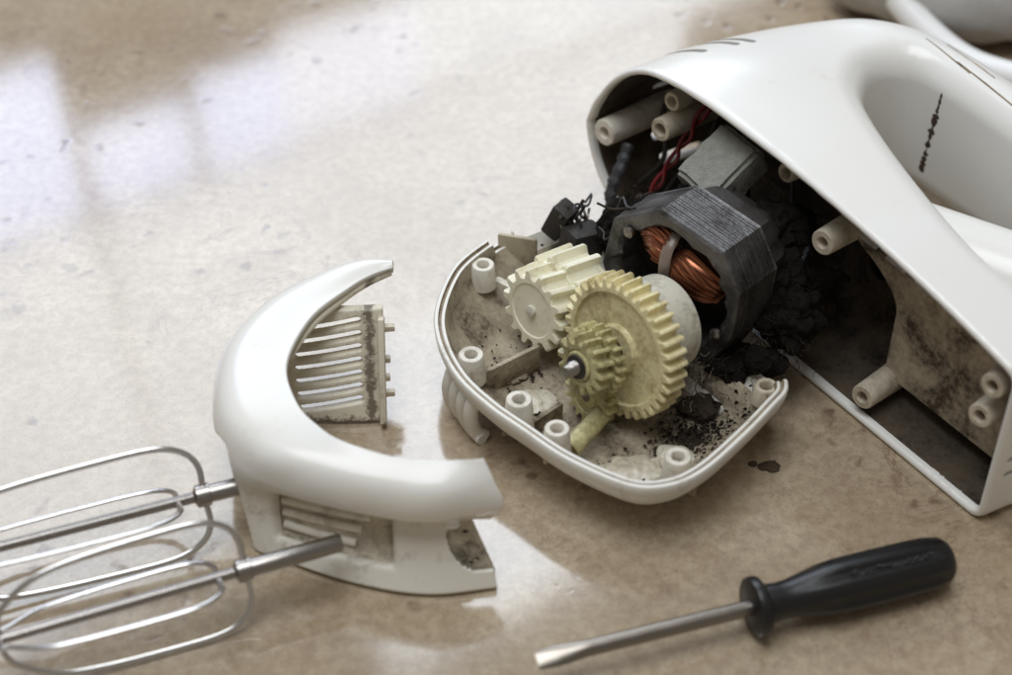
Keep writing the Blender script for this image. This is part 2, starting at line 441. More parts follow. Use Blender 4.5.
m.bump(m.math('SUBTRACT', m.math('ADD', m.math('MULTIPLY', fine, .25), m.math('MULTIPLY', mid, .35)), pits), .0006, .09)
m_table = m.m

# ------------------------------------------------------------------ tabletop
tb = bbox(1700, 1500, 30, 3, 3)
tb = (tb[0]+np.array([0, 150, -15.0]), tb[1])
single('tabletop', tb, m_table, 'mottled beige stone-look tabletop under everything', 'tabletop', kind='structure')

# ------------------------------------------------------------------ mixer housing (lies on its side, open towards the gears)
HO = np.array([37.6, 83.6, 0.]); UD = np.array([.571, -.821, 0]); VD = np.array([.821, .571, 0])
HW = 39.5
def hw(u, v, w): return HO+UD*u+VD*v+np.array([0, 0, w])
OUT = catmull([(-10, -90), (-10, -30), (-10, 20), (-7, 55), (3, 90), (22, 118), (54, 132), (100, 135), (150, 135), (200, 128), (230, 104), (232, 60), (220, 10), (218, -30), (218, -90)], 70)
HOLE = catmull([(66, 88), (72, 74), (90, 58), (130, 42), (175, 34), (202, 44), (206, 70), (190, 94), (150, 101), (100, 102), (74, 100)], 60, closed=True)
def body(u, v, w):
    wc = np.abs(w-HW)
    T = HW-10.5*sstep(15, 100, v)-5*sstep(120, 215, u)*sstep(20, 60, v)
    T = T+np.where(w > HW, 8.-17.*np.clip((u-65)/147., 0, 1.2)**2-10.*np.clip((65-u)/55., 0, 1.2)**2, 0)
    d = sd_poly(OUT, u+0*v, v+0*u)
    f = rmax(d, wc-T, 43.-14*sstep(25, 95, v)-37.*sstep(60, 180, u)*(1-sstep(30, 70, v)))
    hole = sd_poly(HOLE, u+0*v, v+0*u)
    f = rmax(f, -hole, 13.)
    crown = capsule(u, v, w, (122, 58, 30), (200, 86, 34), 19.)
    return smin(f, crown, 6.)
def cavity(u, v, w):
    g = body(u, v, w)+3.3
    deep = np.where(u < 0, 0, 0)+62.-0*u
    edge = 151.-.08*np.maximum(w-41., 0)**2
    wt = 79.-9.*np.clip((u-100)/110., 0, 1)
    floor = 17.+26.*(1-sstep(9.5, 11.5, w))+22.*sstep(-1, 1, w-(wt-15.))*(1-sstep(196, 198, u))
    step = floor+(deep-floor)*(1-sstep(-1.2, 1.2, u-edge))
    return np.maximum(g, v-step)
SLOTS = [((17.+.9*i, 20.+7.6*i), (30.+.9*i, 25.5+7.6*i)) for i in range(4)]
def shell(u, v, w):
    f = body(u, v, w)
    f = rmax(f, -v, 1.3)
    f = rmax(f, -cavity(u, v, w), 1.1)
    return f
V, F = nets(shell, (-12.5, -2.05, -1.5), (236, 139, 89.5), 1.2)
def relax(V, F, mask, it=4):                            # evens out the rim vertices
    for _ in range(it):
        A = np.zeros_like(V); n = np.zeros(len(V))
        for a in range(4):
            for b in (1, 3):
                np.add.at(A, F[:, a], V[F[:, (a+b) % 4]]); np.add.at(n, F[:, a], 1)
        A /= np.maximum(n, 1)[:, None]
        V = np.where(mask[:, None], V*.45+A*.55, V)
    return V
V = relax(V, F, V[:, 1] < 3.2, 5)
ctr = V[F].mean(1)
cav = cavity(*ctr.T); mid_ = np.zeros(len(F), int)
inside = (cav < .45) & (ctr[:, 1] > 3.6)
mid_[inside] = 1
mid_[inside & ((ctr[:, 0] < 128) | (ctr[:, 1] > 30) | (ctr[:, 2] < 10.5) | (ctr[:, 1] > 20))] = 2  # deep faces and lower channel: recess shade painted in along with stains
housing = root('mixer_housing', 'white hand mixer housing lying on its side, open and grimy inside', 'mixer housing', HO)
W = HO+V[:, :1]*UD+V[:, 1:2]*VD+V[:, 2:]*np.array([0, 0, 1])
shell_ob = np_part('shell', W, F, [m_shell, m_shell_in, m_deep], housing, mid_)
# vent slots: cut with rounded bars (the bars themselves are thrown away)
def bar(a, b, r, axis, d0, d1):
    a, b = np.array(a, float), np.array(b, float); e = (b-a)/np.linalg.norm(b-a); q = np.cross(axis, e); P = []
    for k in range(9): t = math.pi*k/8; P.append(b+r*(math.cos(t)*q+math.sin(t)*e))
    for k in range(9): t = math.pi*k/8; P.append(a-r*(math.cos(t)*q+math.sin(t)*e))
    P = np.array(P); axis = np.array(axis, float)
    return rings([P+axis*d0, P+axis*d1], cap0=True, cap1=True)
cut = [bar(hw(a[0], a[1], 0), hw(b[0], b[1], 0), 1.9, (0, 0, 1), 55, 95) for a, b in SLOTS]
cut += [bar(hw(0, 31, 15+8*k), hw(0, 49, 15+8*k), 1.7, UD, -30, 22) for k in range(5)]
cut += [bar(hw(0, 6, 22+7*k), hw(0, 20, 22+7*k), 1.3, UD, 205, 245) for k in range(5)]
cutter = bpy.data.objects.new('cutter', mesh_of('cutter', *join(*cut), tuple(HO), (m_shell,), 0))
scene.collection.objects.link(cutter); cutter.parent = housing
bo = shell_ob.modifiers.new('slots', 'BOOLEAN'); bo.object = cutter; bo.operation = 'DIFFERENCE'; bo.solver = 'FAST'
dg = bpy.context.evaluated_depsgraph_get()
me_ = bpy.data.meshes.new_from_object(shell_ob.evaluated_get(dg)); shell_ob.modifiers.clear(); shell_ob.data = me_
bpy.data.objects.remove(cutter)

def boss_shape(r, L, bore, depth=9., taper=.8, wob=0.):
    return lathe([(r+taper, 0), (r, L-.5), (r-.4, L), (bore+.35, L), (bore, L-.5), (bore, L-depth), (0, L-depth)], 28)
AX_OUT = -VD; AX_BOSS = np.array([-.72, -.685, .10]); AX_BOSS /= np.linalg.norm(AX_BOSS)
def h_boss(u, w, v_end, L, r=4.2, bore=2.0, mat=None):
    p = hw(u, v_end, w)-AX_BOSS*L
    part('screw_boss', xf(boss_shape(r, L, bore), frame(p, AX_BOSS)), mat or m_boss, housing)
h_boss(2.5, 38, 1, 44, 5.6, 2.3, m_boss_clean)
h_boss(34.5, 57, 3, 36, 4.8, 2.5)
h_boss(32, 66, 10, 28, 4.0, 2.0)
h_boss(95, 69, 12, 24, 3.8, 1.9)
h_boss(126.4, 62, 2, 26, 4.8, 2.1)
h_boss(157.6, 11.6, 1, 24, 4.7, 2.1)
h_boss(208, 56, 2, 22, 4.4, 2.1); h_boss(206.3, 41, 2, 22, 4.4, 2.1)
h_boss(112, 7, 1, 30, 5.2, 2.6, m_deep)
# inner ledge that follows the lower wall, and a curved baffle at the step
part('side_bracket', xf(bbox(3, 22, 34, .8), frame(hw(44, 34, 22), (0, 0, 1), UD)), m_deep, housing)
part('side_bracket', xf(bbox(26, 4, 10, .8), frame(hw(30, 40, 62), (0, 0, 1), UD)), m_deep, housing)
# grime marks along the seam inside the handle opening
for k in range(16):
    w = 63-2.4*k+rng.uniform(-.6, .6); a = rng.uniform(.9, 2.0)*(0.5 if k < 3 else 1)
    if k in (6, 9, 11): a *= .35
    part('grime_spot', xf(blob((0, 0, 0), (rng.uniform(1.0, 2.2), a, .4), .28, .6, k, 3), frame(hw(86.2-.07*(63-w), 101.9, w), AX_OUT, (0, 0, 1))), m_mark, housing)
# parting lines pressed into the side of the grip
def skin_w(u, v):
    w = np.linspace(HW, HW+50, 400); f = body(np.full(400, float(u)), np.full(400, float(v)), w)
    return float(w[np.argmax(f > 0)])
for (u0, v0), (u1, v1) in [((66, 111), (92, 109)), ((72, 117), (100, 114)), ((84, 110), (135, 107))]:
    P = [(lambda u, v: hw(u, v, skin_w(u, v)-.25))(u0+(u1-u0)*k/15, v0+(v1-v0)*k/15) for k in range(16)]
    part('parting_line', tube(P, .42, 6), m_groove, housing)
# felt pad wedged between motor and roof
e1 = Vector(UD); e2 = (Vector(VD)*.85+Vector((0, 0, .5))).normalized(); nn = (Vector(VD)*-.5+Vector((0, 0, .85))).normalized()
def felt():
    bm = bmesh.new(); bmesh.ops.create_cube(bm, size=1)
    for v_ in bm.verts: v_.co = Vector((v_.co.x*22, v_.co.y*26, v_.co.z*14))
    bmesh.ops.bevel(bm, geom=bm.edges[:], offset=1.6, segments=2, affect='EDGES')
    bmesh.ops.subdivide_edges(bm, edges=bm.edges[:], cuts=4, use_grid_fill=True)
    for v_ in bm.verts:
        v_.co += v_.co.normalized()*(.9*noise.noise(v_.co*.22)+.5*noise.noise(v_.co*.7))
        v_.co.z -= .022*max(0, 6-abs(v_.co.x-3))*3
    bm.verts.index_update(); r = np.array([v_.co[:] for v_ in bm.verts]), [tuple(q.index for q in f.verts) for f in bm.faces]; bm.free(); return r
fm = Matrix((e1, e2, nn)).transposed().to_4x4()
part('felt_pad', xf(felt(), Matrix.Translation(Vector(hw(74, .5, 63))) @ fm), m_felt, housing, label='grey felt pad')
# twisted red leads hanging from the roof of the nose
def wire(P, r, mat, parent, n=60, name='wire'):
    return part(name, tube(catmull(P, n), r, 10), mat, parent)
for s in (0, 1):
    P = [hw(40, 30, 66)]
    for k in range(9):
        t = k/8; c = hw(40-12*t, 20-14*t, 62-42*t)
        P.append(c+UD*(1.6*math.cos(k*1.5+s*math.pi))+VD*(1.6*math.sin(k*1.5+s*math.pi)))
    wire(P, .85, m_red, housing, name='red_lead')
for k in range(4):
    P = [hw(12+14*k+rng.uniform(-4, 4), 40, 60)]+[hw(14+14*k+rng.uniform(-9, 9), 36-8*j, 54-12*j+rng.uniform(-3, 3)) for j in range(4)]
    wire(P, 1.1, m_dark, housing, name='sooty_lead')
part('tape_wrap', tube(catmull([hw(10, 8, 34), hw(13, 2, 27), hw(15, -4, 18), hw(20, -7, 8)], 30), [2.6+.35*math.sin(i*1.3)+.25*math.sin(i*2.9) for i in range(30)], 12, flat=.6), m_tape, housing)

# ------------------------------------------------------------------ gear tray
RIM = [(-8, 24), (-20, 8), (-26, -15), (-25, -33), (-18, -52), (-7, -67), (5, -79), (20, -93), (40, -105), (54, -105), (66, -98), (80, -83), (92, -68), (98.5, -58), (96, -47), (82, -28), (66, -6), (48, 16), (32, 36), (22, 44), (12, 40), (2, 33)]
NT_ = 220
rim = catmull(RIM, NT_, closed=True)
tan = np.roll(rim, -1, 0)-np.roll(rim, 1, 0); tan /= np.linalg.norm(tan, axis=1)[:, None]
nrm = np.stack([-tan[:, 1], tan[:, 0]], 1)
if ((rim.mean(0)-rim)*nrm).sum() < 0: nrm = -nrm       # inward
cen = np.array([36., -34.])
s_par = np.arange(NT_)/NT_*len(RIM)
# the wall of the open side (towards the housing) is low, with a step down at its near-left corner
low = sstep(13.4, 14.2, s_par)*(1-sstep(20.9, 21.0, s_par))
part_low = sstep(20.95, 21.05, s_par)*(1-sstep(21.97, 22, s_par))
rimz = 29.-15*low-5.*part_low
def ring(ins, z, shrink=0.):
    p = rim+nrm*ins; p = p+(cen-p)*shrink
    return np.column_stack([p, z*np.ones(NT_) if np.isscalar(z) else z])
prof = [ring(44, 3.0), ring(30, 1.2), ring(21, 0.6), ring(17, 5.5), ring(9.5, 12), ring(4.5, 16.5), ring(1.6, 21), ring(.4, np.minimum(25, rimz-3)), ring(0, rimz-.6), ring(.5, rimz),
        ring(1.6, rimz), ring(1.9, rimz-1.1), ring(2.7, rimz-1.1), ring(3.0, rimz-.5), ring(4.0, rimz-.5), ring(4.4, rimz-1.2), ring(5.4, np.minimum(22, rimz-3)), ring(8, 18), ring(13, 13), ring(19, 8.5), ring(30, 4.6), ring(44, 5.2)]
def inner_close(z): return np.column_stack([cen[0]+(rim[:, 0]-cen[0])*.02, cen[1]+(rim[:, 1]-cen[1])*.02, z*np.ones(NT_)])
def shr(f, z): return np.column_stack([cen+(rim-cen)*f, z*np.ones(NT_)])
prof[0] = shr(.30, 3.0); prof[1] = shr(.5, 1.5); prof[2] = shr(.62, 2.2)
prof[-1] = shr(.30, 5.6); prof[-2] = shr(.55, 5.2); prof[-3] = shr(.66, 6.4)
V, F = rings([inner_close(3.0)]+prof+[inner_close(5.6)], loop=True)
nr = len(prof)+2; mi = []
for i in range(nr):
    mi += [0 if 1 <= i <= 10 else 1 if i in (11, 12) else 0 if i in (13, 14) else 2]*NT_
tray = root('gear_tray', 'shallow off-white mixer underside tray with screw posts and grimy floor', 'gear tray', (36, -34, 0))
part('tray_shell', (V, F), [m_tray_out, m_groove, m_tray_in], tray, 50, mi)
def tray_floor(x, y):
    d = np.sqrt(((rim-np.array([x, y]))**2).sum(1)).min()
    return float(np.interp(d, [5.4, 8, 13, 19, 30], [22, 18, 13, 8.5, 6.4]))
for x, y, zt, r in [(-8.7, 11, 27.5, 5.0), (-12.5, -39.4, 27.5, 5.2), (4.5, -62.4, 27.5, 5.2), (17.4, -76.6, 27.5, 5.0), (57.9, -88, 25.5, 5.2), (91.5, -54, 26, 4.8)]:
    o_ = part('screw_post', xf(boss_shape(r-.6, zt-(zb := tray_floor(x, y)-.5), 2.2, min(9, zt-zb-1), .9), Matrix.Translation((x, y, zb))), m_boss_clean if x < 60 else m_boss, tray)
    i_ = int(np.argmin(((rim-np.array([x, y]))**2).sum(1))); e_ = rim[i_]+nrm[i_]*5; c_ = (e_+np.array([x, y]))/2; L_ = float(np.linalg.norm(e_-np.array([x, y])))+3
    part('gusset', xf(bbox(L_, 1.5, 9, .4), frame((c_[0], c_[1], zt-7.5), (0, 0, 1), ((e_-np.array([x, y]))[0], (e_-np.array([x, y]))[1], 0))), m_tray_in, o_)
# ribs moulded into the floor
def rib(a, b, z0, z1, t=1.8, mat=None, name='floor_rib'):
    a, b = np.array(a, float), np.array(b, float); c = (a+b)/2; L = np.linalg.norm(b-a)
    part(name, xf(bbox(L, t, z1-z0, .4), frame((c[0], c[1], (z0+z1)/2), (0, 0, 1), ((b-a)[0], (b-a)[1], 0))), mat or m_tray_in, tray)
rib((-8, -38), (12, -23.5), 4, 17.5); rib((8, -60), (20, -49), 4, 13); rib((-4, 12), (12, 0), 4, 20, 3.0, m_boss_clean)
rib((-3, 28), (12, 24), 5, 29, 1.6); rib((60, -84), (72, -70), 4, 12)
part('axle_post', xf(lathe([(4, 0), (3.4, 22), (2.8, 23), (0, 23)], 24), frame((22, -72, 12), (.62, .78, .12))), m_gear_green, tray)
# slotted vent foot under the rim
for k in range(4):
    t = k/3.; p = np.array([-20.5+8.0*t, -43.-13.5*t])
    part('vent_fin', tube(catmull([(p[0]+1.6, p[1]+1, 22), (p[0], p[1], 15), (p[0]+1, p[1]+.8, 6), (p[0]+4.5, p[1]+2.5, 1.2)], 16), 2.1, 12, flat=1.3), m_tray_out, tray)
part('vent_foot', tube(catmull([(-17.5, -42, 2.2), (-13, -51, 2.0), (-8.5, -57.5, 2.2)], 14), 2.2, 12), m_tray_out, tray)
# old grease and dust lying in the floor
for k, (x, y, sx, sy, sz, mt) in enumerate([(46, -77, 14, 7, 2.6, m_grease), (60, -73, 8, 7, 3.0, m_grease), (70, -47, 7, 6, 3, m_fluff_brown),
      (10, -42, 9, 6, 1.8, m_grease), (2, -24, 8, 8, 1.6, m_tray_in), (22, 26, 9, 7, 4, m_fluff_brown)]):
    part('grease_clump', blob((x, y, tray_floor(x, y)+sz*.25-.6), (sx, sy, sz), .26, .16, k+3, 5, fine=.2 if mt is m_grease else .8), mt, tray)

def grains(cx, cy, sx, sy, n, seed, zf, r0=.25, r1=1.0):
    g = random.Random(seed); L = []
    base = np.array([(1, 0, 0), (-1, 0, 0), (0, 1, 0), (0, -1, 0), (0, 0, 1), (0, 0, -1)], float)
    Fo = [(0, 2, 4), (2, 1, 4), (1, 3, 4), (3, 0, 4), (2, 0, 5), (1, 2, 5), (3, 1, 5), (0, 3, 5)]
    for _ in range(n):
        for _t in range(60):
            x, y = g.gauss(cx, sx), g.gauss(cy, sy); i_ = int(np.argmin(((rim-np.array([x, y]))**2).sum(1)))
            if (np.array([x, y])-rim[i_]) @ nrm[i_] > 7: break
        r = r0+(r1-r0)*g.random()**3
        v = base*np.array([[g.uniform(.6, 1.4)] for _k in range(6)])*r
        a = g.uniform(0, 6.28); c, s_ = math.cos(a), math.sin(a); v = v @ np.array([[c, -s_, 0], [s_, c, 0], [0, 0, .7]])
        L.append((v+np.array([x, y, zf(x, y)+r*.25]), Fo))
    return join(*L)
for k, (x, y, sx, sy, n, mt) in enumerate([(70, -56, 8, 6, 520, m_fluff), (66, -62, 6, 5, 420, m_fluff_brown), (62, -70, 9, 6, 260, m_fluff_brown), (44, -79, 9, 4, 160, m_fluff_brown), (6, -30, 9, 11, 120, m_fluff_brown), (10, -50, 6, 4, 90, m_fluff), (20, 26, 6, 5, 160, m_fluff)]):
    o_ = part('dust_grains', grains(x, y, sx, sy, n, k+40, lambda a, b: max(tray_floor(a, b), 5.0) if np.sqrt(((rim-np.array([a, b]))**2).sum(1)).min() > 6 else 8.), mt, tray, 0); o_['kind'] = 'stuff'

# ------------------------------------------------------------------ gears (all axles parallel)
GA = Vector((-.755, -.64, .15)).normalized()
def on_axis(c, d): return Vector(c)+GA*d
gc = Vector((38.3, -46.8, 36.5))                              # centre of the front face of the big wheel
big_gear = root('large_gear', 'large yellow nylon gear wheel with toothed pinion and steel axle', 'gear', (gc.x, gc.y, 6))
def gmat(c, d, rot=0): return frame(on_axis(c, d), GA) @ Matrix.Rotation(rot, 4, 'Z')
part('gear_wheel', xf(gear(36, 23.6, 26.6, 9.5, .0, 4, 1.4, 9, .4), gmat(gc, -9.5)), m_gear, big_gear, 35)
part('flange_gear', xf(gear(20, 10.6, 13.0, 4.6, .04, 4, 0), gmat(gc, 6.2)), m_gear_green, big_gear, 35)
part('pinion', xf(gear(14, 8.4, 11.4, 7.0, .10, 3.4, .8, 5.6, .8), gmat(gc, 10.6)), m_gear_green, big_gear, 35)
part('axle', xf(lathe([(2.6, -20), (2.6, 21.4), (2.1, 22), (1.9, 24.2), (0, 24.6)], 20), gmat(gc, 0)), m_pin, big_gear)
part('washer', xf(lathe([(2.4, 18.2), (4.4, 18.2), (4.4, 19.2), (2.4, 19.2)], 24), gmat(gc, 0)), m_dark, big_gear)
part('hub_drum', xf(lathe([(0, -25), (16, -25), (17.5, -24), (17.8, -12), (16, -10.5), (0, -10.5)], 56), gmat(gc+Vector((.5, 0, 3.5)), 0)), m_drum, big_gear)
lc = gc+Vector((.64, -.755, 0))*-3.+Vector((0, 0, -20.2))
low_gear = root('small_gear', 'greasy greenish nylon gear tucked below the large gear wheel', 'gear', (lc.x, lc.y, 4))
part('gear_wheel', xf(gear(17, 9.4, 11.8, 5.4, .03, 1.5, .6, 4.6, .2), gmat(lc, 5.0)), m_gear_green, low_gear, 35)
part('axle', xf(lathe([(1.9, 5.2), (1.9, 10.8), (0, 11)], 16), gmat(lc, 0)), m_pin, low_gear)
sc = Vector((10, -16, 28))
side_gear = root('double_gear', 'pale cream double nylon gear beside the round screw posts', 'gear', (sc.x, sc.y, 5))
part('front_gear', xf(gear(14, 13.0, 16.2, 12, .08, 1.2, .5, 0, 0), gmat(sc, -11)), m_gear_pale, side_gear, 35)
part('back_gear', xf(gear(13, 14.6, 18.2, 17, .05, 3, 0), gmat(sc, -27)), m_gear_pale, side_gear, 35)
part('axle', xf(lathe([(2.2, -34), (2.2, 2), (0, 2.4)], 16), gmat(sc, 0)), m_boss_clean, side_gear)

# ------------------------------------------------------------------ motor
MA = Vector((.72, .69, .02)).normalized(); MH = Vector((.69, -.72, 0)).normalized()
MO = Vector((35.6, 4.5, 33))
def mp3(h, z, d): return np.array(MO+MH*(h*.945)+Vector((0, 0, z*.96))+MA*d)
motor = root('electric_motor', 'grimy grey octagonal mixer motor with copper winding showing in its open front', 'motor', (61, -20, 5))
OCT = [(0, 0), (5, 25.5), (29, 43), (61, 40.5), (71, 26), (69.5, 3), (60, -17), (36, -25), (10, -19)]
INN = [(7, 3), (11, 22), (30, 36), (56, 33), (64, 22), (63, 3), (53, -12), (35, -17), (13, -13)]
def sub(P, k):
    P = np.array(P, float); out = []
    for i in range(len(P)):
        for j in range(k):
            out.append(P[i]+(P[(i+1) % len(P)]-P[i])*j/k)
    return np.array(out)
oc, ic = sub(OCT, 8), sub(INN, 8)
oc = (oc-np.array([0, 9]))*np.array([.96, .96])+np.array([0, 9]); ic = (ic-np.array([0, 9]))*np.array([.96, .96])+np.array([0, 9])
cc = np.array([35.5, 9.])
jag = np.array([noise.noise(Vector((i*.45, 1.3, 0))) for i in range(len(oc))])
def mring(P, d, sc_=1., j=0.): return np.array([mp3(*(cc+(p-cc)*(sc_+j*q)), d) for p, q in zip(P, jag)])
R = [mring(ic, 14, .93), mring(ic, 4, .97, .05), mring(ic, 1.5, 1, .14), mring(ic, .4, 1.05, .12), mring(oc, 0, .965), mring(oc, .8, 1)]
for k in range(15):                                     # stacked steel sheets
    d = 1.5+1.22*k; q = 1.0+rng.uniform(-.004, .006)
    R += [mring(oc, d, q), mring(oc, d+.95, q), mring(oc, d+1.0, .988), mring(oc, d+1.15, .988)]
R += [mring(oc, 20.5, 1), mring(oc, 21.3, .97), mring(oc, 21.3, .5)]
part('stator', rings(R), m_stator, motor, 28)
part('rear_frame', rings([mring(oc, 21.4, .9), mring(oc, 30, .86, .05), mring(oc, 40, .62, .08), mring(oc, 44, .3)], cap1=True), m_dark, motor, 28)
part('cavity_back', rings([mring(ic, 13.5, .96), mring(ic, 14, .3)], cap1=True), m_hole, motor)
# copper winding: a fat bundle of separate strands across the opening
def coil(path, width, depth, n, name):
    path = catmull(path, 26); T = np.gradient(path, axis=0); T /= np.linalg.norm(T, axis=1)[:, None]
    A = np.array(MA); L = []
    up = np.cross(T, A); up /= np.linalg.norm(up, axis=1)[:, None]
    k = np.linspace(0, 1, 26); bulge = np.sqrt(np.clip(1-(2*k-1)**4, .25, 1))
    for i in range(n):
        a = math.pi*(i+.5)/n*1.25-.4; rr_ = rng.uniform(.86, 1.03); dr = rng.uniform(-.55, .55)
        off = up*(np.cos(a+dr*k)*width*rr_*bulge)[:, None]-A*(np.sin(a+dr*k)*depth*rr_*bulge)[:, None]
        L.append(tube(path+off, .62, 6))
    core = [path[j]+np.array([up[j]*math.cos(t)*width*.95*bulge[j]-A*math.sin(t)*depth*.95*bulge[j] for t in np.linspace(0, 2*math.pi, 20, endpoint=False)]) for j in range(26)]
    L.append(rings(core, cap0=True, cap1=True))
    return part(name, join(*L), m_copper, motor)
coil([mp3(19, 19, 7), mp3(26, 24, 3.5), mp3(34, 22.5, 2.5)], 7.5, 5.5, 34, 'copper_winding')
coil([mp3(35, 21.5, 3), mp3(46, 18.5, 3), mp3(56, 13, 7)], 8.0, 6.0, 40, 'copper_winding')
part('winding_tie', tube(catmull([mp3(33, 31, 4), mp3(34.2, 27.5, -1.2), mp3(35, 21, -3.4), mp3(35, 14, -2.4), mp3(34.5, 10, 3)], 24), 2.2, 10, flat=.35), m_tie, motor)
for h, z, d, r in [(14, 24, -.6, 2.2), (60, 2, -.6, 2.2)]:
    part('rivet', xf(lathe([(r, 0), (r, 1.2), (r*.6, 2.0), (0, 2.2)], 18), frame(mp3(h, z, d+.6), -MA)), m_pin, motor)
# white bearing bridge in front of the lower half of the opening
part('bearing_bridge', rings([np.array([mp3(*p, d) for p in sub([(8, -4), (20, 3), (36, 1), (46, -6), (48, -14), (36, -22), (14, -20)], 5)]) for d in (-1.2, -5, -5.8)], cap0=True, cap1=True), m_grease, motor, 30)
# brush holder on the left, hanging leads and caked dust round the back
part('brush_holder', xf(bbox(9, 8, 15, 1.2, 2), frame((21, 34, 31), (.35, -.2, 1), (.6, .8, 0))), m_dark, motor)
part('brush_spring', tube([(20+.45*t, 30+.3*t+2.4*math.cos(t*.9), 31+2.4*math.sin(t*.9)) for t in np.linspace(0, 28, 120)], .55, 8), m_pin, motor)
for k in range(6):
    P = [np.array([22+rng.uniform(-4, 8), 31+rng.uniform(-4, 6), 36+rng.uniform(-4, 4)])]
    for j_ in range(4): P.append(P[-1]+np.array([rng.uniform(-4, 6), rng.uniform(-4, 5), rng.uniform(-7, 4)]))
    wire(P, rng.uniform(.45, .9), [m_tape, m_dark][k % 2], motor, 26, 'sooty_wire')
part('brush_holder', xf(bbox(15, 11, 16, 2, 2), frame((29, 27, 24), (.15, .1, 1), (.8, .5, 0))), m_dark, motor)
for k, (h, z, d, s, mt) in enumerate([(60, 8, 33, (11, 11, 11), m_fluff), (72, 0, 27, (12, 12, 12), m_fluff), (48, 18, 44, (14, 12, 10), m_fluff), (74, -13, 14, (7, 6, 5), m_fluff),
      (4, 12, 20, (7, 9, 9), m_fluff), (64, -16, 8, (10, 8, 7), m_fluff), (74, -8, 9, (5, 5, 6), m_fluff), (16, 12, 34, (11, 12, 12), m_fluff), (-14, -4, 22, (8, 9, 11), m_fluff), (-6, 2, 30, (8, 8, 9), m_fluff_brown)]):
    part('dust_clump', blob(mp3(h, z, d), s, .24, .16, k+21, 5, fine=.55), mt, motor)
for k in range(11):                                     # leads from the back of the motor into the housing
    a = mp3(42+rng.uniform(0, 30), rng.uniform(-6, 34), 22); b = hw(40+rng.uniform(0, 75), 34, rng.uniform(14, 62))
    m1 = a+(b-a)*.35+np.array([rng.uniform(-7, 9), rng.uniform(-9, 5), rng.uniform(-9, 9)]); m2 = a+(b-a)*.7+np.array([rng.uniform(-7, 7), rng.uniform(-7, 5), rng.uniform(-9, 7)])
    wire([a, m1, m2, b], rng.uniform(.7, 1.5), [m_dark, m_tape, m_fluff_brown][k % 3], motor, 30, 'sooty_lead')
for k in range(5):
    a = mp3(4+rng.uniform(-4, 10), 18+rng.uniform(-4, 12), 6); P = [a]
    for j in range(3): P.append(P[-1]+np.array([rng.uniform(-6, 1), rng.uniform(1, 8), rng.uniform(-8, 4)]))
    wire(P, rng.uniform(.4, .7), [m_dark, m_fluff_brown, m_tape][k % 3], motor, 24, 'sooty_wire')

def fibres(c, spread, n, seed, ln=5., r=.10):
    g = random.Random(seed); L = []
    for _ in range(n):
        p = np.array(c)+np.array([g.gauss(0, 1)*spread[0], g.gauss(0, 1)*spread[1], g.gauss(0, 1)*spread[2]])
        d = np.array([g.gauss(0, 1), g.gauss(0, 1), g.gauss(0, .8)]); d /= np.linalg.norm(d); P = [p]
        for _k in range(4):
            d = d+np.array([g.gauss(0, .5), g.gauss(0, .5), g.gauss(0, .5)]); d /= np.linalg.norm(d); P.append(P[-1]+d*ln/4)
        L.append(tube(P, r*g.uniform(.6, 1.5), 4, caps=False))
    return join(*L)
for k, (h, z, d, sp, n, mt) in enumerate([(64, 10, 32, (8, 8, 9), 220, m_fluff), (74, -8, 20, (6, 6, 6), 160, m_fluff_brown), (8, 18, 16, (5, 6, 6), 120, m_fluff), (-8, 0, 28, (5, 5, 6), 160, m_fluff_brown), (60, -15, 0, (8, 7, 4), 200, m_fluff_brown), (54, -18, -8, (5, 5, 3), 160, m_fluff_pale), (40, 24, 36, (12, 8, 6), 160, m_fluff)]):
    o_ = part('lint', fibres(mp3(h, z, d), sp, n, k), mt, motor); o_['kind'] = 'stuff'
# ------------------------------------------------------------------ front cover (crescent-shaped nose band standing on the table)
ST = [  # inner lip, crown, outer side, crease, bottom edge; from the thin far horn round the nose to the near end
 [(-41, -14, 46), (-41, -12.5, 47), (-41, -11, 46), (-41, -10.5, 44), (-41, -10, 42)],
 [(-49, -19, 46), (-51, -12.5, 47), (-53, -9, 44), (-53, -8.5, 41), (-53, -8, 38)],
 [(-56, -26, 46), (-62, -18, 47), (-66, -13, 42), (-66, -12, 37), (-66, -11.5, 32)],
 [(-68, -42, 46), (-80, -33, 46), (-86, -27, 39), (-86.5, -25, 31), (-86, -24, 22)],
 [(-74, -65, 46), (-91, -55, 44), (-98, -49, 36), (-99, -46, 24), (-97, -44, 6)],
 [(-69, -84, 46), (-88, -85, 44), (-96.5, -80, 36), (-98, -75, 26), (-96, -68, 10)],
 [(-61, -95, 46), (-76, -102, 43), (-87, -99, 34), (-89.5, -98, 20), (-89, -101, 1)],
 [(-52, -102, 46), (-60, -110, 42), (-70, -109, 32), (-73, -103.5, 20), (-72, -113, 1)],
 [(-34, -109, 46), (-38, -117, 41), (-45, -117, 31), (-48, -111, 21), (-47, -123, 1)],
 [(-20, -110, 46), (-21, -119, 41), (-24, -120.5, 31), (-25, -114, 22), (-25, -127, 1)],
 [(-7, -109, 46), (-4, -113, 40), (-1, -115, 32), (-6, -115, 21), (-3, -124, 1)]]
NA, NB = 400, 120
G = np.array(ST, float)
G1 = np.array([catmull(G[:, j], NA) for j in range(5)]).transpose(1, 0, 2)
G2 = np.array([catmull(G1[i], NB) for i in range(NA)])
ii, jj = np.meshgrid(np.arange(NA), np.arange(NB), indexing='ij')
sa, sb = ii/(NA-1)*10, jj/(NB-1)*4
dirn = np.gradient(G2, axis=0); prf = np.gradient(G2, axis=1); nor = np.cross(dirn, prf); nor /= np.linalg.norm(nor, axis=2)[..., None]+1e-9
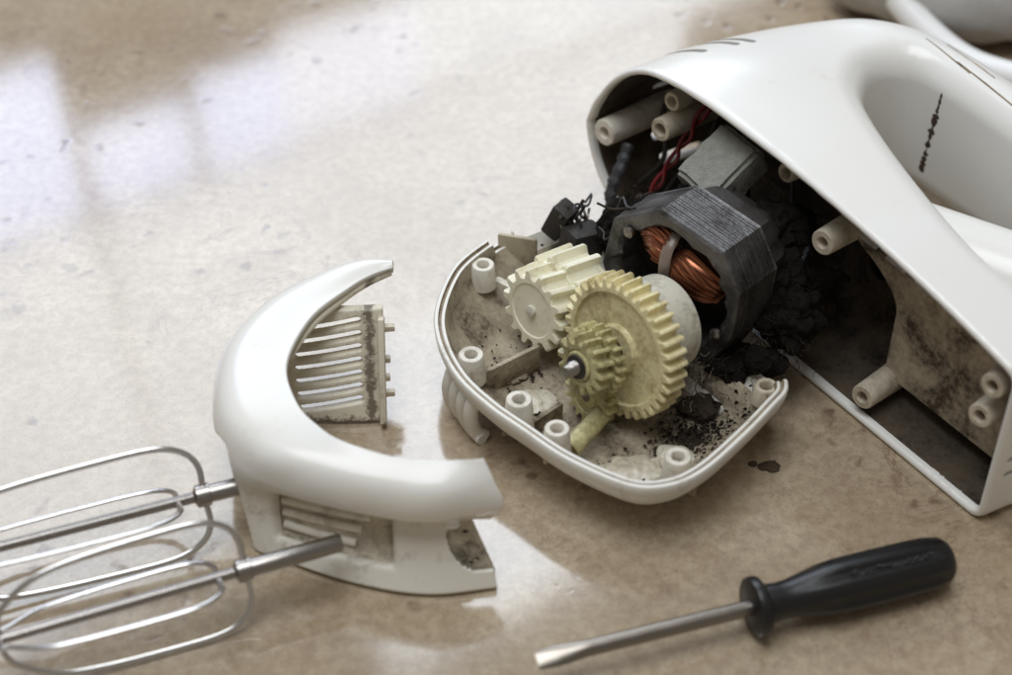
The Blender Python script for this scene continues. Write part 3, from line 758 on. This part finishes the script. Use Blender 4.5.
if (nor[NA*4//5, NB//2] @ np.array([0, -1, 0])) > 0: nor = -nor            # inward
rec = sstep(6.72, 6.85, sa)*(1-sstep(8.42, 8.55, sa))*sstep(2.5, 2.62, sb)*(1-sstep(3.62, 3.74, sb))
G2 = G2+nor*(4.2*rec)[..., None]
keep = np.ones((NA-1, NB-1), bool)
ca, cb = sa[:-1, :-1]+.03, sb[:-1, :-1]+.04
keep &= ~(((ca-9.85)/.55)**2+((cb-3.25)/.52)**2 < 1)                        # bite out of the near end
arch = (ca > 4.7) & (ca < 6.4) & (cb > 1.95+2.05*np.abs((ca-5.55)/.80)**2.0)
keep &= ~arch
idx = ii*NB+jj; F = [(idx[i, j], idx[i+1, j], idx[i+1, j+1], idx[i, j+1]) for i in range(NA-1) for j in range(NB-1) if keep[i, j]]
mi = [2 if rec[i, j] > .5 else 1 if (j > NB*.60 and i > NA*.55) else 0 for i in range(NA-1) for j in range(NB-1) if keep[i, j]]
cover = root('front_cover', 'white crescent-shaped mixer nose cover with vent slots standing on the table', 'mixer cover', (-50, -80, 0))
band = part('band', (G2.reshape(-1, 3), F), [m_cover, m_cover_low, m_recess], cover, 60, mi)
sm = band.modifiers.new('thickness', 'SOLIDIFY'); sm.thickness = 2.4*MM; sm.offset = 0
# lip under the far horn
part('inner_lip', tube(catmull([(-42, -13.2, 43.6), (-49.5, -18.6, 43.4), (-57, -26, 43), (-68, -41, 42.6), (-74, -58, 42)], 40), [1.3]*30+[1.3-.1*k for k in range(10)], 10), m_grille, cover)
# grille panel on the far side
PX0, PX1, PZ = -80., -44., 40.
def panel(x, y, z):
    yy = y-(-46.5+.42*z+.0035*(x+60)**2)               # leans outwards, slightly bowed
    f = rmax(np.maximum(np.abs(x-(PX0+PX1)/2)-(PX1-PX0)/2, np.abs(z-21.)-19.8), np.abs(yy)-1.6, .6)
    for k in range(7):
        z0 = 7.5+4.6*k; xl = -75.+.07*(z0-20)**2*.12
        f = rmax(f, -capsule(x, 0*yy, z, (xl, 0, z0-2.0), (-53., 0, z0+1.8), 1.4), .45)
    return f
V, F = nets(panel, (-82, -52, -.2), (-42, -24, 42), .42)
grille = np_part('grille_panel', V, F, [m_grille], cover, None, 45)
for z, L in [(33, 3.6), (22, 1.8), (15.5, 1.6), (10, 3.2)]:
    part('locating_pin', xf(bbox(L+3, 2.2, 2.4, .4), frame((PX1+L/2-1, -46.2+.42*z+.9, z), (0, 0, 1), (1, .1, 0))), m_grille, grille)
part('grille_edge', xf(bbox(2.2, 5, 40, .5), frame((-44.4, -40.6, 20.6), (0, .42, 1), (1, 0, 0))), m_grille, cover)
# ribs of the near vent
for k in range(5):
    b_ = 2.70+.20*k; P = []
    for a_ in np.linspace(6.9, 8.38-.12*k, 14):
        i = min(int(a_/10*(NA-1)), NA-1); j = min(int(b_/4*(NB-1)), NB-1); P.append(G2[i, j]-nor[i, j]*1.4)
    part('vent_rib', tube(catmull(P, 30), 1.45, 10), m_rib, band)
# flange plate behind the bite, with moulding stubs
pl = [(-21, 24.5), (-12.5, 24), (-3.6, 2.6), (-21, 2.6)]
fl = part('end_flange', rings([np.array([(x, -112.5-.38*(24-z)+.10*(x+12)+d, z) for x, z in pl]) for d in (0, 2.)], cap0=True, cap1=True), m_recess, cover, 20)
for k in range(5):
    z = rng.uniform(5, 21); x = rng.uniform(-15, -6.5-.30*z)
    part('grime_fleck', blob((x, -112.6-.38*(24-z)+.10*(x+12), z), (rng.uniform(.3, .9), .3, rng.uniform(.3, .8)), .5, .9, k, 2), m_fluff_brown, fl)
for x, y, z in [(-17.5, -118.2, 27.5), (-17.5, -117.6, 24.2)]:
    part('stub', blob((x, y, z), (2.6, 1.5, 1.3), .12, .4, int(z), 3), m_cover, band)

# ------------------------------------------------------------------ beaters
def make_beater(tail, collar, roll, hd, label):
    tail, collar = Vector(tail), Vector(collar); ax = (collar-tail).normalized(); c0 = (collar-tail).length; L = c0+hd
    M = frame(tail, ax, (0, 0, 1)) @ Matrix.Rotation(roll, 4, 'Z')
    b = root('beater', label, 'beater', (collar.x, collar.y, 0), 'wire beaters')
    part('shaft', xf(lathe([(0, 0), (2.6, 0), (3.1, .7), (3.1, c0-3), (2.9, c0-1), (1.9, c0+1), (1.7, L-3), (1.2, L), (0, L)], 24), M), m_shaft, b)
    part('collar', xf(lathe([(2, c0-3), (3.9, c0-2.4), (3.9, c0+2), (2, c0+3)], 24), M), m_shaft, b)
    k_ = hd/92.
    for k in range(4):
        a = k*math.pi/2; W_, z0 = (19.6, 0.) if k % 2 == 0 else (16.6, 9.)
        pr = [(2.0, -.5), (W_*.52, -.6), (W_*.82, 3), (W_, 12), (W_+.4, 30), (W_-.6, 58), (W_-3, 74), (W_-9, 86), (6, 90), (1.5, 90.5)]
        P = [(r*math.cos(a), r*math.sin(a), c0+z0+h*(hd-z0)/92.) for r, h in pr]
        part('wire_loop', xf(tube(catmull(P, 60), .82, 10, flat=1.3), M), m_chrome, b)
    return b
make_beater((-53.2, -121.8, 20.6), (-83.6, -133.2, 20.2), .42, 78, 'chrome wire beater whose shaft end rests against the vented cover side')
make_beater((-60, -86.6, 20.6), (-101, -101, 20.2), .45, 92, 'chrome wire beater whose shaft passes into the arch of the cover')

# ------------------------------------------------------------------ screwdriver
A_, B_ = Vector((9.5, -163, 12.5)), Vector((146.8, -118.8, 9.2))
sdx = (B_-A_).normalized(); SL = (B_-A_).length; SM = frame(A_, sdx, (0, 0, 1))
sd = root('screwdriver', 'small flat-blade screwdriver with black fluted handle', 'screwdriver', (80, -142, 0))
hs = SL-72.5
R = []
t = np.linspace(0, 2*np.pi, 24, endpoint=False)
for h, a, b in [(0, .35, 2.9), (.3, .45, 3.0), (6, 1.0, 3.4), (10, 1.8, 3.3), (15, 2.6, 2.8), (17, 2.7, 2.7), (hs+6, 2.7, 2.7)]:
    R.append(np.stack([a*np.cos(t), b*np.sin(t), h+0*t], 1))
part('blade', xf(rings(R, cap0=True, cap1=True), SM @ Matrix.Rotation(.35, 4, 'Z')), m_blade, sd)
def flute(r, h, t):
    k = float(sstep(hs+20, hs+32, np.array(h))*(1-sstep(hs+62, hs+68, np.array(h))))
    return r*(1-.12*k*np.clip(np.cos(6*t)*1.5-.1, -.15, 1))
handle = part('handle', xf(lathe([(0, hs+2), (6, hs+2), (6.4, hs+7), (6.0, hs+10), (6.3, hs+14), (7.4, hs+20), (8.5, hs+26), (8.9, hs+32), (9.0, hs+45), (8.9, hs+58), (8.7, hs+64), (8.0, hs+68.5), (6.4, hs+70.6), (3.5, hs+71.4), (0, hs+71.6)], 96, flute), SM @ Matrix.Rotation(.3, 4, 'Z')), m_black, sd, 60)
part('collar', xf(lathe([(0, hs), (8.4, hs), (9.6, hs+.8), (9.9, hs+2.2), (9.6, hs+3.8), (8.6, hs+4.6), (6.3, hs+5.2)], 56), SM), m_black, sd)
# worn, pitted strip along the top of the handle
for k in range(30):
    h = hs+33+k*1.0; a = .32+rng.uniform(-.10, .10)
    p = SM @ Vector((8.85*math.cos(a), 8.85*math.sin(a), h))
    part('wear_nick', blob(p, (rng.uniform(.3, .8), .35, .3), .5, .9, k, 1), m_tape, handle)

# ------------------------------------------------------------------ power cord and cloth behind
cord = root('power_cord', 'thick white power cord running behind the mixer handle', 'cord', (205, 195, 0))
part('cable', tube(catmull([(160, 285, 34), (171, 250, 28), (183, 219, 22), (198, 192, 15), (212, 170, 14), (232, 146, 20), (252, 122, 28), (264, 96, 34)], 70), 7.0, 16), m_cord, cord)
part('strain_relief', tube(catmull([(252, 122, 28), (264, 96, 34), (262, 70, 37)], 16), [6.6, 6.9]*8, 16), m_cord, cord)
def cloth():
    bm = bmesh.new(); bmesh.ops.create_icosphere(bm, subdivisions=5, radius=1); V = []
    for v in bm.verts:
        d = v.co; p = Vector((d.x*95, d.y*52, math.copysign(abs(d.z)**.7, d.z)*26))
        n_ = noise.noise(p*.022+Vector((3, 1, 7))); f_ = abs(noise.noise(Vector((p.x*.03, p.y*.05, 4))))
        p = p*(1+.10*n_); p.z += -7*f_+3*noise.noise(p*.06); p.z = max(p.z, -23.5)
        V.append(p[:])
    bm.verts.index_update(); F = [tuple(q.index for q in f.verts) for f in bm.faces]; bm.free()
    return np.array(V)+np.array([250, 246, 24.0]), F
single('folded_cloth', cloth(), m_cloth, 'bundled pale grey cloth lying behind the white cord', 'cloth', (250, 246, 0))

# ------------------------------------------------------------------ crumbs on the table
for k, (x, y, s, lab) in enumerate([(93.7, -69.2, 3.6, 'flat dark brown crumb beside the tray corner'), (88, -67.5, 1.6, 'tiny brown crumb next to the larger flat one')]):
    single('crumb', blob((x, y, .5), (s, s*.7, .8), .35, .3, k+5, 3), m_crumb, lab, 'crumb', (x, y, 0))
